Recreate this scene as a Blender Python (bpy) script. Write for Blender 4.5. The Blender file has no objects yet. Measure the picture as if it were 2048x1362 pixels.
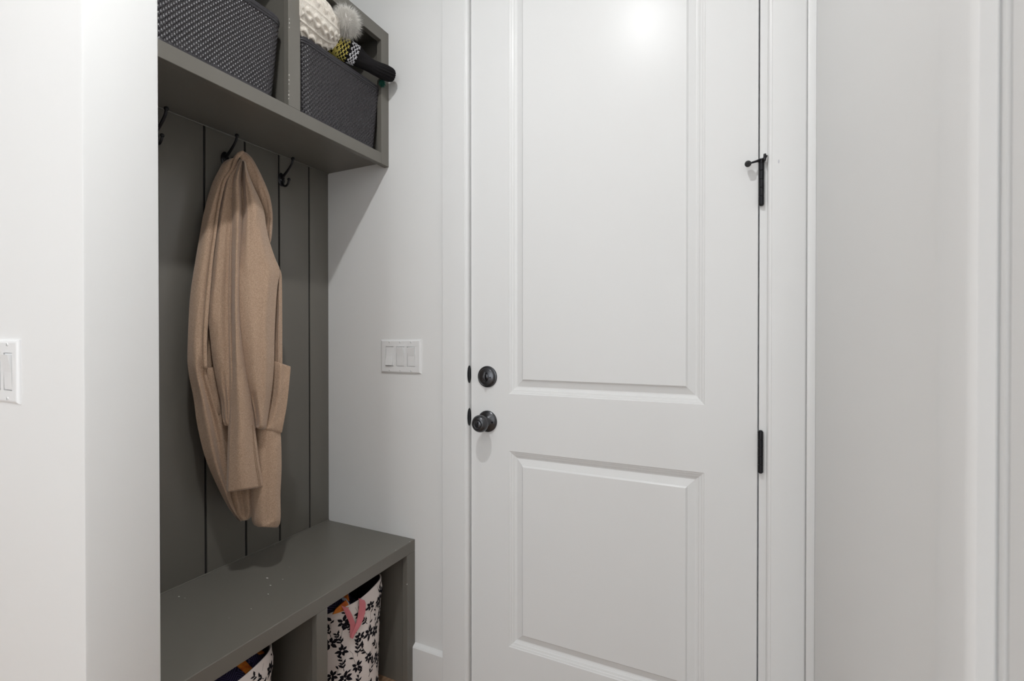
import bpy, bmesh, math, random
from mathutils import Vector, Matrix
import numpy as np
PI = math.pi
C = bpy.context.scene.collection
S = bpy.context.scene

# ------------------------------------------------------------------ camera, world, light, exposure
F, YAW, PITCH, CAM = 964.39, 25.5597, -0.37, (0.0, -1.3293, 1.1962)
cd = bpy.data.cameras.new('camera'); cam = bpy.data.objects.new('camera', cd); C.objects.link(cam)
cam.location = CAM
cam.rotation_euler = (math.radians(90 + PITCH), 0, math.radians(YAW))
cd.sensor_width = 36; cd.lens = F / 2048 * 36; cd.clip_start = 0.02
cd.dof.use_dof = True; cd.dof.focus_distance = 1.45; cd.dof.aperture_fstop = 6.3
S.camera = cam

S.view_settings.view_transform = 'Standard'; S.view_settings.look = 'None'
S.view_settings.gamma = 1; S.view_settings.use_curve_mapping = False
S.view_settings.exposure = -0.18

w = bpy.data.worlds.new('world'); S.world = w; w.use_nodes = True
w.node_tree.nodes['Background'].inputs[0].default_value = (0.92, 0.965, 1.0, 1)
w.node_tree.nodes['Background'].inputs[1].default_value = 4.7

CEIL = 2.745; FLOOR = 0.035
LAMPS = [(-0.43, -1.07, 16.5, 0.034),           # downlight in front of the bench and door
         (-0.55, -2.75, 9.0, 0.075),  # unseen lamp added behind the camera for fill
         (-2.1, -2.3, 6.0, 0.075),  # added fill lamp, middle of the room
         (-3.2, -3.6, 5.0, 0.075)]  # added fill lamp, far left corner
def area(name, loc, rot, sx, sy, power, col, shape='RECTANGLE', spread=PI):
    l = bpy.data.lights.new(name, 'AREA'); l.shape = shape; l.size = sx; l.size_y = sy
    l.energy = power; l.color = col; l.spread = spread
    o = bpy.data.objects.new(name, l); C.objects.link(o); o.location = loc; o.rotation_euler = rot
    return o
for i, (x, y, p, r) in enumerate(LAMPS):
    area('downlight_lamp', (x, y, CEIL - 0.012), (0, 0, 0), 2 * r, 2 * r, p, (0.965, 0.98, 0.985), 'DISK')
# portals guide the sky light through the added back and side fill windows; they emit nothing themselves
for nm, lc, rt, sx, sy in (('fill_window_portal', (-0.96, -4.90, 1.30), (math.radians(90), 0, 0), 1.94, 2.16), ('side_fill_window_portal', (0.26, -2.225, 1.60), (0, math.radians(90), 0), 1.36, 0.62)):
    o = area(nm, lc, rt, sx, sy, 1.0, (1, 1, 1)); o.data.cycles.is_portal = True

# ------------------------------------------------------------------ camera geometry helper: photo pixel -> point on a vertical plane
_th, _pi = math.radians(YAW), math.radians(PITCH)
_r = Vector((math.cos(_th), math.sin(_th), 0)); _f = Vector((-math.sin(_th), math.cos(_th), 0)); _z = Vector((0, 0, 1))
_fw = _f * math.cos(_pi) + _z * math.sin(_pi); _up = -_f * math.sin(_pi) + _z * math.cos(_pi)
def at(u, v, ax, val):
    d = _fw + _r * ((u - 1024) / F) - _up * ((v - 681) / F)
    t = (val - CAM[ax]) / d[ax]
    return Vector(CAM) + d * t
def at_cyl(u, v, cx, cy, r):
    d = _fw + _r * ((u - 1024) / F) - _up * ((v - 681) / F)
    ox, oy = CAM[0] - cx, CAM[1] - cy
    a = d.x**2 + d.y**2; b = 2 * (ox * d.x + oy * d.y); c = ox*ox + oy*oy - r*r
    q = max(b*b - 4*a*c, 0); t = (-b - math.sqrt(q)) / (2*a)
    return Vector(CAM) + d * t

# ------------------------------------------------------------------ materials
def nt(m): return m.node_tree.nodes, m.node_tree.links
def mat(name, col, rough=0.5, metal=0.0, bump=None, spec=0.5, coat=0.0, var=None):
    m = bpy.data.materials.new(name); m.use_nodes = True
    n, l = nt(m); b = n['Principled BSDF']
    b.inputs['Base Color'].default_value = (*col, 1); b.inputs['Roughness'].default_value = rough
    b.inputs['Metallic'].default_value = metal; b.inputs['Specular IOR Level'].default_value = spec
    if coat: b.inputs['Coat Weight'].default_value = coat; b.inputs['Coat Roughness'].default_value = 0.15
    tc = n.new('ShaderNodeTexCoord')
    if bump:
        sc, st, dist = bump
        t = n.new('ShaderNodeTexNoise'); t.inputs['Scale'].default_value = sc; t.inputs['Detail'].default_value = 4
        bp = n.new('ShaderNodeBump'); bp.inputs['Strength'].default_value = st; bp.inputs['Distance'].default_value = dist
        l.new(tc.outputs['Object'], t.inputs['Vector']); l.new(t.outputs['Fac'], bp.inputs['Height']); l.new(bp.outputs['Normal'], b.inputs['Normal'])
    if var:
        sc, c2, lo, hi = var
        t = n.new('ShaderNodeTexNoise'); t.inputs['Scale'].default_value = sc; t.inputs['Detail'].default_value = 5
        r = n.new('ShaderNodeMapRange'); r.inputs['From Min'].default_value = lo; r.inputs['From Max'].default_value = hi
        mx = n.new('ShaderNodeMix'); mx.data_type = 'RGBA'
        mx.inputs['A'].default_value = (*col, 1); mx.inputs['B'].default_value = (*c2, 1)
        l.new(tc.outputs['Object'], t.inputs['Vector']); l.new(t.outputs['Fac'], r.inputs['Value'])
        l.new(r.outputs['Result'], mx.inputs['Factor']); l.new(mx.outputs['Result'], b.inputs['Base Color'])
    return m
M = {}
M['wall'] = mat('wall_paint', (0.82, 0.82, 0.813), 0.55, bump=(260, 0.10, 0.0006))
M['ceiling'] = mat('ceiling_paint', (0.82, 0.82, 0.81), 0.8, bump=(120, 0.2, 0.001))
M['trim'] = mat('trim_paint', (0.79, 0.79, 0.785), 0.32, spec=0.35, bump=(60, 0.03, 0.0004))
M['door'] = mat('door_paint', (0.78, 0.78, 0.775), 0.30, spec=0.16, bump=(45, 0.04, 0.0004))
M['greige'] = mat('greige_paint', (0.156, 0.146, 0.127), 0.36, bump=(90, 0.05, 0.0003))
M['groove'] = mat('groove_shade', (0.012, 0.011, 0.010), 0.8)  # shade of the board gaps painted as a near-black backing
M['chip'] = mat('chipped_paint', (0.72, 0.70, 0.66), 0.7)
M['black_metal'] = mat('black_metal', (0.018, 0.018, 0.021), 0.28, 0.6, bump=(200, 0.05, 0.0003))
M['bronze'] = mat('dark_bronze', (0.085, 0.086, 0.092), 0.27, 0.8)
M['rubber'] = mat('rubber', (0.02, 0.02, 0.02), 0.6)
M['plastic'] = mat('white_plastic', (0.83, 0.83, 0.83), 0.28)
M['gap'] = mat('shadow_gap', (0.05, 0.05, 0.05), 0.8)
M['coat'] = mat('camel_wool', (0.51, 0.36, 0.257), 0.95, bump=(520, 0.5, 0.0015), spec=0.12, var=(430, (0.36, 0.24, 0.163), 0.36, 0.66))
M['coat'].node_tree.nodes['Principled BSDF'].inputs['Sheen Weight'].default_value = 0.25
M['coat'].node_tree.nodes['Principled BSDF'].inputs['Sheen Roughness'].default_value = 0.5
M['stitch'] = mat('camel_stitch', (0.30, 0.195, 0.125), 0.9)
M['basket'] = mat('resin_wicker', (0.028, 0.025, 0.029), 0.32, spec=0.55)
M['basket_rim'] = mat('resin_rim', (0.030, 0.028, 0.033), 0.35)
M['cream_knit'] = mat('cream_knit', (0.78, 0.73, 0.66), 0.95, bump=(700, 0.5, 0.001), spec=0.1, var=(300, (0.64, 0.57, 0.48), 0.45, 0.75))
M['fur'] = mat('cream_fur', (0.95, 0.92, 0.87), 0.8, spec=0.2)
def fur_mat(m):
    n, l = nt(m); t = n.new('ShaderNodeBsdfTranslucent'); t.inputs['Color'].default_value = (0.95, 0.92, 0.87, 1)
    x = n.new('ShaderNodeMixShader'); x.inputs[0].default_value = 0.12
    l.new(n['Principled BSDF'].outputs[0], x.inputs[1]); l.new(t.outputs[0], x.inputs[2]); l.new(x.outputs[0], n['Material Output'].inputs[0])
fur_mat(M['fur'])
M['green_fur'] = mat('green_yarn', (0.008, 0.10, 0.068), 0.85)
M['black_knit'] = mat('black_knit', (0.012, 0.011, 0.012), 0.9, bump=(800, 0.5, 0.001), spec=0.2)
M['bin'] = mat('bin_canvas', (0.78, 0.71, 0.68), 0.85, bump=(900, 0.15, 0.0005), spec=0.15)
M['print'] = mat('black_print', (0.010, 0.009, 0.013), 0.85, spec=0.1)
M['lining'] = mat('shaded_lining', (0.03, 0.022, 0.02), 0.9)  # shade inside the bins put into the lining colour
M['pink'] = mat('pink_ribbon', (0.66, 0.20, 0.23), 0.6, bump=(500, 0.1, 0.0005))
M['orange'] = mat('orange_cloth', (0.72, 0.22, 0.015), 0.7, bump=(400, 0.2, 0.0008), var=(60, (0.55, 0.10, 0.008), 0.45, 0.65))
M['greytrim'] = mat('grey_piping', (0.55, 0.55, 0.60), 0.6)
M['drywood'] = None

def wood(name):
    m = bpy.data.materials.new(name); m.use_nodes = True; n, l = nt(m); b = n['Principled BSDF']
    tc = n.new('ShaderNodeTexCoord'); mp = n.new('ShaderNodeMapping'); mp.inputs['Scale'].default_value = (1, 1, 1)
    l.new(tc.outputs['Object'], mp.inputs['Vector'])
    wv = n.new('ShaderNodeTexWave'); wv.bands_direction = 'X'; wv.inputs['Scale'].default_value = 18; wv.inputs['Distortion'].default_value = 5
    wv.inputs['Detail'].default_value = 3; l.new(mp.outputs['Vector'], wv.inputs['Vector'])
    br = n.new('ShaderNodeTexBrick'); br.inputs['Scale'].default_value = 1; br.inputs['Brick Width'].default_value = 1.2; br.inputs['Row Height'].default_value = 0.12
    br.inputs['Mortar Size'].default_value = 0.002; br.inputs['Color1'].default_value = (1, 1, 1, 1); br.inputs['Color2'].default_value = (0.72, 0.72, 0.72, 1); br.inputs['Mortar'].default_value = (0.2, 0.2, 0.2, 1)
    l.new(mp.outputs['Vector'], br.inputs['Vector'])
    cr = n.new('ShaderNodeMix'); cr.data_type = 'RGBA'
    cr.inputs['A'].default_value = (0.44, 0.28, 0.175, 1); cr.inputs['B'].default_value = (0.33, 0.19, 0.11, 1)
    l.new(wv.outputs['Fac'], cr.inputs['Factor'])
    mu = n.new('ShaderNodeMix'); mu.data_type = 'RGBA'; mu.blend_type = 'MULTIPLY'; mu.inputs['Factor'].default_value = 1
    l.new(cr.outputs['Result'], mu.inputs['A']); l.new(br.outputs['Color'], mu.inputs['B']); l.new(mu.outputs['Result'], b.inputs['Base Color'])
    b.inputs['Roughness'].default_value = 0.4
    return m
M['wood'] = wood('oak_floor')
def navy():
    m = bpy.data.materials.new('navy_meander_cloth'); m.use_nodes = True; n, l = nt(m); b = n['Principled BSDF']
    tc = n.new('ShaderNodeTexCoord')
    v = n.new('ShaderNodeTexVoronoi'); v.feature = 'F1'; v.distance = 'MANHATTAN'; v.inputs['Scale'].default_value = 14
    l.new(tc.outputs['Object'], v.inputs['Vector'])
    a = n.new('ShaderNodeMath'); a.operation = 'MULTIPLY'; a.inputs[1].default_value = 62
    s = n.new('ShaderNodeMath'); s.operation = 'SINE'; g = n.new('ShaderNodeMath'); g.operation = 'GREATER_THAN'; g.inputs[1].default_value = 0.62
    l.new(v.outputs['Distance'], a.inputs[0]); l.new(a.outputs[0], s.inputs[0]); l.new(s.outputs[0], g.inputs[0])
    mx = n.new('ShaderNodeMix'); mx.data_type = 'RGBA'; mx.inputs['A'].default_value = (0.012, 0.008, 0.035, 1); mx.inputs['B'].default_value = (0.11, 0.09, 0.22, 1)
    l.new(g.outputs[0], mx.inputs['Factor']); l.new(mx.outputs['Result'], b.inputs['Base Color']); b.inputs['Roughness'].default_value = 0.75
    return m
M['navy'] = navy()
def attrmat(name):
    m = bpy.data.materials.new(name); m.use_nodes = True; n, l = nt(m); b = n['Principled BSDF']
    a = n.new('ShaderNodeAttribute'); a.attribute_name = 'Col'; l.new(a.outputs['Color'], b.inputs['Base Color'])
    b.inputs['Roughness'].default_value = 0.95; b.inputs['Specular IOR Level'].default_value = 0.15
    tc = n.new('ShaderNodeTexCoord'); t = n.new('ShaderNodeTexNoise'); t.inputs['Scale'].default_value = 900
    bp = n.new('ShaderNodeBump'); bp.inputs['Strength'].default_value = 0.5; bp.inputs['Distance'].default_value = 0.001
    l.new(tc.outputs['Object'], t.inputs['Vector']); l.new(t.outputs['Fac'], bp.inputs['Height']); l.new(bp.outputs['Normal'], b.inputs['Normal'])
    return m
M['stitchknit'] = attrmat('patterned_knit')
def emis(name, col, s):
    m = bpy.data.materials.new(name); m.use_nodes = True; n, l = nt(m); b = n['Principled BSDF']
    b.inputs['Base Color'].default_value = (*col, 1); b.inputs['Emission Color'].default_value = (*col, 1); b.inputs['Emission Strength'].default_value = s
    return m
M['glow'] = emis('lit_lens', (1, 0.96, 0.9), 6.0)
def glass():
    m = bpy.data.materials.new('fill_window_glass'); m.use_nodes = True; n, l = nt(m)
    n.remove(n['Principled BSDF']); t = n.new('ShaderNodeBsdfTransparent'); g = n.new('ShaderNodeBsdfGlossy'); g.inputs['Roughness'].default_value = 0.02
    x = n.new('ShaderNodeMixShader'); x.inputs[0].default_value = 0.06
    l.new(t.outputs[0], x.inputs[1]); l.new(g.outputs[0], x.inputs[2]); l.new(x.outputs[0], n['Material Output'].inputs[0])
    return m
M['skyglass'] = glass()

# ------------------------------------------------------------------ mesh helpers
def link(name, verts, faces, m=None, parent=None, smooth=False, loc=None, mats=None, midx=None):
    me = bpy.data.meshes.new(name); me.from_pydata([tuple(v) for v in verts], [], faces)
    o = bpy.data.objects.new(name, me); C.objects.link(o)
    for mm in (mats or ([m] if m else [])): me.materials.append(mm)
    if midx: me.polygons.foreach_set('material_index', midx)
    if smooth: me.polygons.foreach_set('use_smooth', [True] * len(me.polygons))
    me.update()
    if parent: o.parent = parent
    if loc: o.location = loc
    return o
class MB:
    def __init__(s): s.v = []; s.f = []; s.mi = []
    def add(s, vs, fs, mi=0):
        b = len(s.v); s.v += [Vector(v) for v in vs]; s.f += [tuple(i + b for i in f) for f in fs]; s.mi += [mi] * len(fs)
    def box(s, a, b, mi=0, bev=0.0):
        a, b = Vector(a), Vector(b)
        if bev <= 0:
            vs = [(x, y, z) for x in (a.x, b.x) for y in (a.y, b.y) for z in (a.z, b.z)]
            s.add(vs, [(0,1,3,2),(4,6,7,5),(0,4,5,1),(2,3,7,6),(0,2,6,4),(1,5,7,3)], mi); return
        bm = bmesh.new(); bmesh.ops.create_cube(bm, size=1)
        for v in bm.verts: v.co = Vector(((a.x+b.x)/2 + v.co.x*abs(b.x-a.x), (a.y+b.y)/2 + v.co.y*abs(b.y-a.y), (a.z+b.z)/2 + v.co.z*abs(b.z-a.z)))
        bmesh.ops.bevel(bm, geom=bm.edges[:], offset=bev, segments=2, affect='EDGES', profile=0.5)
        bm.verts.index_update(); s.add([v.co.copy() for v in bm.verts], [tuple(v.index for v in f.verts) for f in bm.faces], mi); bm.free()
    def loft(s, rings, cap=True, closed=True, mi=0):
        b = len(s.v); n = len(rings[0])
        for r in rings: s.v += [Vector(p) for p in r]
        for i in range(len(rings) - 1):
            for j in range(n if closed else n - 1):
                k = (j + 1) % n
                s.f.append((b+i*n+j, b+i*n+k, b+(i+1)*n+k, b+(i+1)*n+j)); s.mi.append(mi)
        if cap and closed:
            s.f.append(tuple(b+j for j in reversed(range(n)))); s.f.append(tuple(b+(len(rings)-1)*n+j for j in range(n))); s.mi += [mi, mi]
    def tube(s, pts, rad, n=12, cap=True, mi=0, flat=None):
        pts = [Vector(p) for p in pts]
        if not hasattr(rad, '__len__'): rad = [rad] * len(pts)
        rings = []; prev = None
        for i, p in enumerate(pts):
            t = (pts[min(i+1, len(pts)-1)] - pts[max(i-1, 0)]).normalized()
            if prev is None:
                a = Vector((0, 0, 1)) if abs(t.z) < 0.9 else Vector((1, 0, 0)); u = t.cross(a).normalized()
            else: u = (prev - t * prev.dot(t)).normalized()
            prev = u; vv = t.cross(u)
            rings.append([p + u * math.cos(2*PI*k/n) * rad[i] + vv * math.sin(2*PI*k/n) * rad[i] for k in range(n)])
        s.loft(rings, cap, True, mi)
    def lathe(s, prof, origin, axis=(0, -1, 0), n=40, mi=0):
        ax = Vector(axis).normalized(); a = Vector((0, 0, 1)) if abs(ax.z) < 0.9 else Vector((1, 0, 0))
        u = ax.cross(a).normalized(); v = ax.cross(u); o = Vector(origin)
        s.loft([[o + ax * h + u * math.cos(2*PI*k/n) * r + v * math.sin(2*PI*k/n) * r for k in range(n)] for r, h in prof], True, True, mi)
    def sphere(s, c, r, n=16, sc=(1, 1, 1), mi=0):
        c = Vector(c); rings = []
        for i in range(1, n):
            a = PI * i / n
            rings.append([c + Vector((r*sc[0]*math.sin(a)*math.cos(2*PI*k/(2*n)), r*sc[1]*math.sin(a)*math.sin(2*PI*k/(2*n)), r*sc[2]*math.cos(a))) for k in range(2*n)])
        s.loft(rings, True, True, mi)
    def build(s, name, m=None, parent=None, smooth=False, mats=None, fix=True):
        o = link(name, s.v, s.f, m, parent, False, None, mats, s.mi if mats else None)
        if fix:
            bm = bmesh.new(); bm.from_mesh(o.data); bmesh.ops.recalc_face_normals(bm, faces=bm.faces[:]); bm.to_mesh(o.data); bm.free()
        if smooth:
            me = o.data; me.polygons.foreach_set('use_smooth', [True] * len(me.polygons))
            if smooth != 'all': me.set_sharp_from_angle(angle=math.radians(38))
        return o
def cr(P, n):
    """Catmull-Rom through tuples of numbers, n steps per span"""
    out = []
    for i in range(len(P) - 1):
        p0, p1, p2, p3 = P[max(i-1, 0)], P[i], P[i+1], P[min(i+2, len(P)-1)]
        for k in range(n):
            t = k / n
            out.append(tuple(0.5*((2*b)+(-a+c)*t+(2*a-5*b+4*c-d)*t*t+(-a+3*b-3*c+d)*t**3) for a, b, c, d in zip(p0, p1, p2, p3)))
    out.append(tuple(P[-1])); return out
def empty(name, loc, label, cat, group=None):
    o = bpy.data.objects.new(name, None); C.objects.link(o); o.location = loc; o.empty_display_size = 0.05
    return tag(o, label, cat, group)
def tag(o, label=None, cat=None, group=None):
    if label: o['label'] = label
    if cat: o['category'] = cat
    if group: o['group'] = group
    return o
def adopt(root, *obs):
    """parts are modelled in world space; keep them there under their thing"""
    for o in obs:
        o.parent = root; o.matrix_parent_inverse = Matrix.Translation(-Vector(root.location))
def struct(o): o['kind'] = 'structure'; return o
def copy_tree(o, parent=None):
    c = o.copy(); C.objects.link(c)
    if parent: c.parent = parent
    for ch in list(o.children): copy_tree(ch, c)
    return c

# ------------------------------------------------------------------ dimensions
XW = -1.3956                     # face of the panelling in the alcove
YP = -0.822                      # alcove side of the stub wall
YF = -0.9332                     # room side of the stub wall
XE = -0.9417                     # end of the stub wall
XR = 0.152                       # right wall
DL, DR = -0.7795, 0.0333         # door leaf
DTOP = 2.45

# ------------------------------------------------------------------ room shell
b = MB(); b.box((-1.53, 0.0, 0), (DL - 0.024, 0.12, 3)); b.box((DR + 0.024, 0, 0), (0.30, 0.12, 3)); b.box((DL - 0.024, 0, DTOP + 0.03), (DR + 0.024, 0.12, 3))
struct(b.build('wall_back', M['wall']))
b = MB(); b.box((-1.53, YP, 0), (XW - 0.012, 0.0, 3)); struct(b.build('wall_alcove', M['wall']))
b = MB(); b.box((-4.0, YF, 0), (XE, YP, 3), bev=0.004); struct(b.build('wall_left', M['wall'], smooth=True))
b = MB(); b.box((-4.12, -4.9, 0), (-4.0, YF, 3)); struct(b.build('wall_far_left', M['wall']))
# right wall with the openings of the second door and an added fill window
D2A, D2B, D2T = -0.905, -1.70, 2.45
b = MB(); b.box((XR, D2A + 0.006, 0), (XR + 0.12, 0.0, 3)); b.box((XR, -4.9, 0), (XR + 0.12, -2.54, 3)); b.box((XR, -1.91, 0), (XR + 0.12, D2B - 0.02, 3)); b.box((XR, -2.54, 0), (XR + 0.12, -1.91, 0.91)); b.box((XR, -2.54, 2.29), (XR + 0.12, -1.91, 3)); b.box((XR, D2B - 0.02, D2T + 0.02), (XR + 0.12, D2A + 0.006, 3))
struct(b.build('wall_right', M['wall']))
# back wall of the room, opened for an added fill window
b = MB(); b.box((-4.0, -5.02, 0), (-2.0, -4.9, 3)); b.box((0.08, -5.02, 0), (XR, -4.9, 3)); b.box((-2.0, -5.02, 0), (0.08, -4.9, 0.15)); b.box((-2.0, -5.02, 2.45), (0.08, -4.9, 3))
struct(b.build('wall_front', M['wall']))
b = MB()
for (a, c) in (((-2.0, -4.99, 0.15), (-1.93, -4.92, 2.45)), ((0.01, -4.99, 0.15), (0.08, -4.92, 2.45)), ((-1.93, -4.99, 0.15), (0.01, -4.92, 0.22)), ((-1.93, -4.99, 2.38), (0.01, -4.92, 2.45)), ((-0.99, -4.98, 0.22), (-0.93, -4.93, 2.38))): b.box(a, c, bev=0.004)
wf = struct(b.build('fill_window_1', M['trim']))  # unseen window added to fill the room with sky light
b = MB(); b.box((-1.93, -4.962, 0.22), (0.01, -4.956, 2.38)); wg = b.build('pane', M['skyglass']); wg.parent = wf
b = MB(); b.box((-4.12, -5.02, -0.05), (0.30, 0.12, FLOOR)); struct(b.build('floor', M['wood']))
b = MB(); b.box((-4.12, -5.02, CEIL), (0.30, 0.12, CEIL + 0.1)); struct(b.build('ceiling', M['ceiling']))
# baseboards
b = MB()
prof = [(0.0, FLOOR), (-0.014, FLOOR), (-0.014, 0.151), (-0.011, 0.155), (-0.004, 0.159), (0.0, 0.162)]
b.loft([[(-1.0003 , y, z) for y, z in prof], [(-0.8790, y, z) for y, z in prof]]); struct(b.build('baseboard_back', M['trim']))
b = MB(); b.loft([[(-4.0, YF + y, z) for y, z in prof], [(XE - 0.0, YF + y, z) for y, z in prof]])
b.loft([[(XE - y, YF - 0.014, z) for y, z in prof], [(XE - y, YP, z) for y, z in prof]]); struct(b.build('baseboard_left', M['trim']))
b = MB(); b.loft([[(XR + y, -0.03, z) for y, z in prof], [(XR + y, -0.835, z) for y, z in prof]]); struct(b.build('baseboard_right', M['trim']))

# ------------------------------------------------------------------ door 1: frame, casings, leaf
b = MB()
b.box((DL - 0.024, 0.002, FLOOR), (DL - 0.003, 0.12, DTOP + 0.02)); b.box((DR + 0.0035, 0.0, FLOOR), (DR + 0.024, 0.12, DTOP + 0.02)); b.box((DL - 0.024, 0.0, DTOP + 0.003), (DR + 0.024, 0.12, DTOP + 0.03))
b.box((DL - 0.003, 0.046, FLOOR), (DL + 0.010, 0.085, DTOP)); b.box((DR - 0.010, 0.046, FLOOR), (DR + 0.0035, 0.085, DTOP))
jamb = struct(b.build('trim_1', M['trim']))
def casing(xa, xb, inner):        # flat casing with eased edges and a shallow bead on the inner edge
    s = 1 if inner == 'right' else -1; e = xb if inner == 'right' else xa; o = xa if inner == 'right' else xb
    return [(o, 0.0), (o, -0.0165), (o + s*0.0015, -0.018), (e - s*0.010, -0.018), (e - s*0.0085, -0.0165), (e - s*0.006, -0.0165), (e - s*0.003, -0.0155), (e - s*0.0005, -0.012), (e, -0.006), (e, 0.0)]
b = MB(); b.loft([[(x, y, z) for x, y in casing(-0.8785, -0.7835, 'right')] for z in (FLOOR, DTOP + 0.01)]); struct(b.build('trim_2', M['trim'], smooth=True))
b = MB(); b.loft([[(x, y, z) for x, y in [(0.1350, 0.0), (0.1350, -0.0130), (0.1325, -0.0165), (0.1300, -0.018)] + casing(0.0530, 0.1335, 'left')[3:]] for z in (FLOOR, DTOP + 0.01)])
rc = struct(b.build('trim_3', M['trim'], smooth=True))
b = MB(); b.box((-0.8785, -0.018, DTOP + 0.01), (0.1335, 0, DTOP + 0.105), bev=0.0015); struct(b.build('trim_4', M['trim']))
p = at(1557.5, 323, 1, -0.018)
b = MB(); b.lathe([(0.0001, 0.0006), (0.0012, 0.0004), (0.0016, 0)], (0, 0, 0), n=10)
for q in b.v: q.z *= 3.4
o = b.build('dent', M['greytrim'], rc); o.location = (p.x, -0.0178, p.z); o['label'] = 'small dark dent in the casing'
b = MB(); b.box((0.1350, -0.024, FLOOR), (XR, 0, CEIL), bev=0.0015); struct(b.build('trim_5', M['trim'], smooth=True))

def panel_door(xa, xb, za, zb, panels, th, y0=0.0):
    """door leaf facing -y with raised-and-fielded panels cut by rings"""
    b = MB(); xs = sorted({xa, xb} | {p[0] for p in panels} | {p[1] for p in panels}); zs = sorted({za, zb} | {p[2] for p in panels} | {p[3] for p in panels})
    ev = 0.0015
    for i in range(len(xs)-1):
        for j in range(len(zs)-1):
            cx, cz = (xs[i]+xs[i+1])/2, (zs[j]+zs[j+1])/2
            if any(p[0] < cx < p[1] and p[2] < cz < p[3] for p in panels): continue
            b.add([(xs[i], y0, zs[j]), (xs[i+1], y0, zs[j]), (xs[i+1], y0, zs[j+1]), (xs[i], y0, zs[j+1])], [(0, 1, 2, 3)])
    PR = [(0, 0), (0.0015, 0.0018), (0.006, 0.0030), (0.0075, 0.0050), (0.013, 0.0066), (0.0145, 0.0090), (0.020, 0.0115), (0.023, 0.0120), (0.0415, 0.0062), (0.0430, 0.0045), (0.0461, 0.0020)]
    for (a, c, d, e) in panels:
        rings = [[(a+i, y0+h, d+i), (c-i, y0+h, d+i), (c-i, y0+h, e-i), (a+i, y0+h, e-i)] for i, h in PR]
        b.loft(rings, cap=False); b.add(rings[-1], [(0, 1, 2, 3)])
    b.add([(xa, y0, za), (xb, y0, za), (xb, y0+th, za), (xa, y0+th, za)], [(0, 1, 2, 3)])
    b.add([(xa, y0, zb), (xb, y0, zb), (xb, y0+th, zb), (xa, y0+th, zb)], [(0, 1, 2, 3)])
    b.add([(xa, y0, za), (xa, y0, zb), (xa, y0+th, zb), (xa, y0+th, za)], [(0, 1, 2, 3)])
    b.add([(xb, y0, za), (xb, y0, zb), (xb, y0+th, zb), (xb, y0+th, za)], [(0, 1, 2, 3)])
    b.add([(xa, y0+th, za), (xb, y0+th, za), (xb, y0+th, zb), (xa, y0+th, zb)], [(0, 1, 2, 3)])
    return b
leaf = panel_door(DL, DR, FLOOR + 0.006, DTOP, [(-0.6463, -0.0878, 0.2441, 0.8478), (-0.6463, -0.0878, 1.0230, 2.318)], 0.044)
door = struct(leaf.build('door_1', M['door'], fix=False))
bm = bmesh.new(); bm.from_mesh(door.data); bmesh.ops.remove_doubles(bm, verts=bm.verts[:], dist=1e-5); bmesh.ops.recalc_face_normals(bm, faces=bm.faces[:]); bm.to_mesh(door.data); bm.free()
# hardware on the leaf
KX, KZ, BZ = -0.7205, 0.9335, 1.0732
b = MB(); b.lathe([(0.0335, 0), (0.0335, 0.003), (0.0325, 0.0048), (0.0300, 0.0056), (0.0288, 0.0050), (0.0275, 0.0062), (0.0262, 0.0090), (0.0245, 0.0100), (0.0005, 0.0105)], (KX, 0, BZ), n=56)
db = b.build('deadbolt', M['bronze'], door, 'a'); db['label'] = 'round dark bronze deadbolt'
b = MB()
pts = []
for t in np.linspace(0, 1, 9):
    pts.append((KX - 0.0005, -0.0105 - 0.013 * math.sin(PI * (0.15 + 0.7 * t)), BZ - 0.0155 + 0.031 * t))
b.tube(pts, [0.0018, 0.0032, 0.0042, 0.0044, 0.0042, 0.0040, 0.0038, 0.003, 0.0018], 12); b.lathe([(0.009, 0.009), (0.009, 0.0125), (0.006, 0.0145), (0.0005, 0.015)], (KX, 0, BZ), n=24)
b.build('thumbturn', M['bronze'], db, 'a')
b = MB(); b.lathe([(0.0025, 0.010), (0.0022, 0.0114), (0.0002, 0.0117)], (KX + 0.0145, 0, BZ - 0.002), n=12); b.build('screw', M['black_metal'], db, 'a')
b = MB(); b.lathe([(0.0335, 0), (0.0335, 0.003), (0.0322, 0.0052), (0.027, 0.0078), (0.019, 0.0098), (0.0165, 0.0125), (0.0135, 0.016), (0.0125, 0.026), (0.0140, 0.031), (0.0190, 0.034), (0.0238, 0.0385), (0.0265, 0.0455), (0.0262, 0.052), (0.0235, 0.0585), (0.0185, 0.0630), (0.0150, 0.0640), (0.0138, 0.0625), (0.0115, 0.0622), (0.0110, 0.0640), (0.0100, 0.0645), (0.0002, 0.0645)], (KX, 0, KZ), n=64)
kn = b.build('door_knob', M['bronze'], door, 'a'); kn['label'] = 'dark bronze round knob with privacy button'
b = MB(); b.box((-0.0075, -0.0685, -0.0012), (0.0075, -0.0640, 0.0012), bev=0.0008)
for v in b.v: v.x, v.z = v.x * 0.3 + v.z * 1.0, v.x * 1.0 - v.z * 0.3
for v in b.v: v.x += KX; v.z += KZ
b.build('turn_button', M['black_metal'], kn)
b = MB(); b.lathe([(0.0030, 0.008), (0.0028, 0.0100), (0.0003, 0.0106)], (KX + 0.021, 0, KZ - 0.001), n=12); b.build('screw', M['black_metal'], kn, 'a')
def strike(z):
    b = MB(); n = 28; R1 = []; R2 = []
    for k in range(n):
        a = 2 * PI * k / n; yy = -0.006 - 0.0105 * math.cos(a); zz = z + 0.028 * math.sin(a)
        R1.append((-0.7842, yy, zz)); R2.append((-0.7826 + 0.0 * math.cos(a), yy, zz))
    R3 = [(-0.7818, -0.006 + (y + 0.006) * 0.8, z + (q - z) * 0.85) for _, y, q in R2]
    b.loft([R1, R2, R3]); return b
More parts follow.
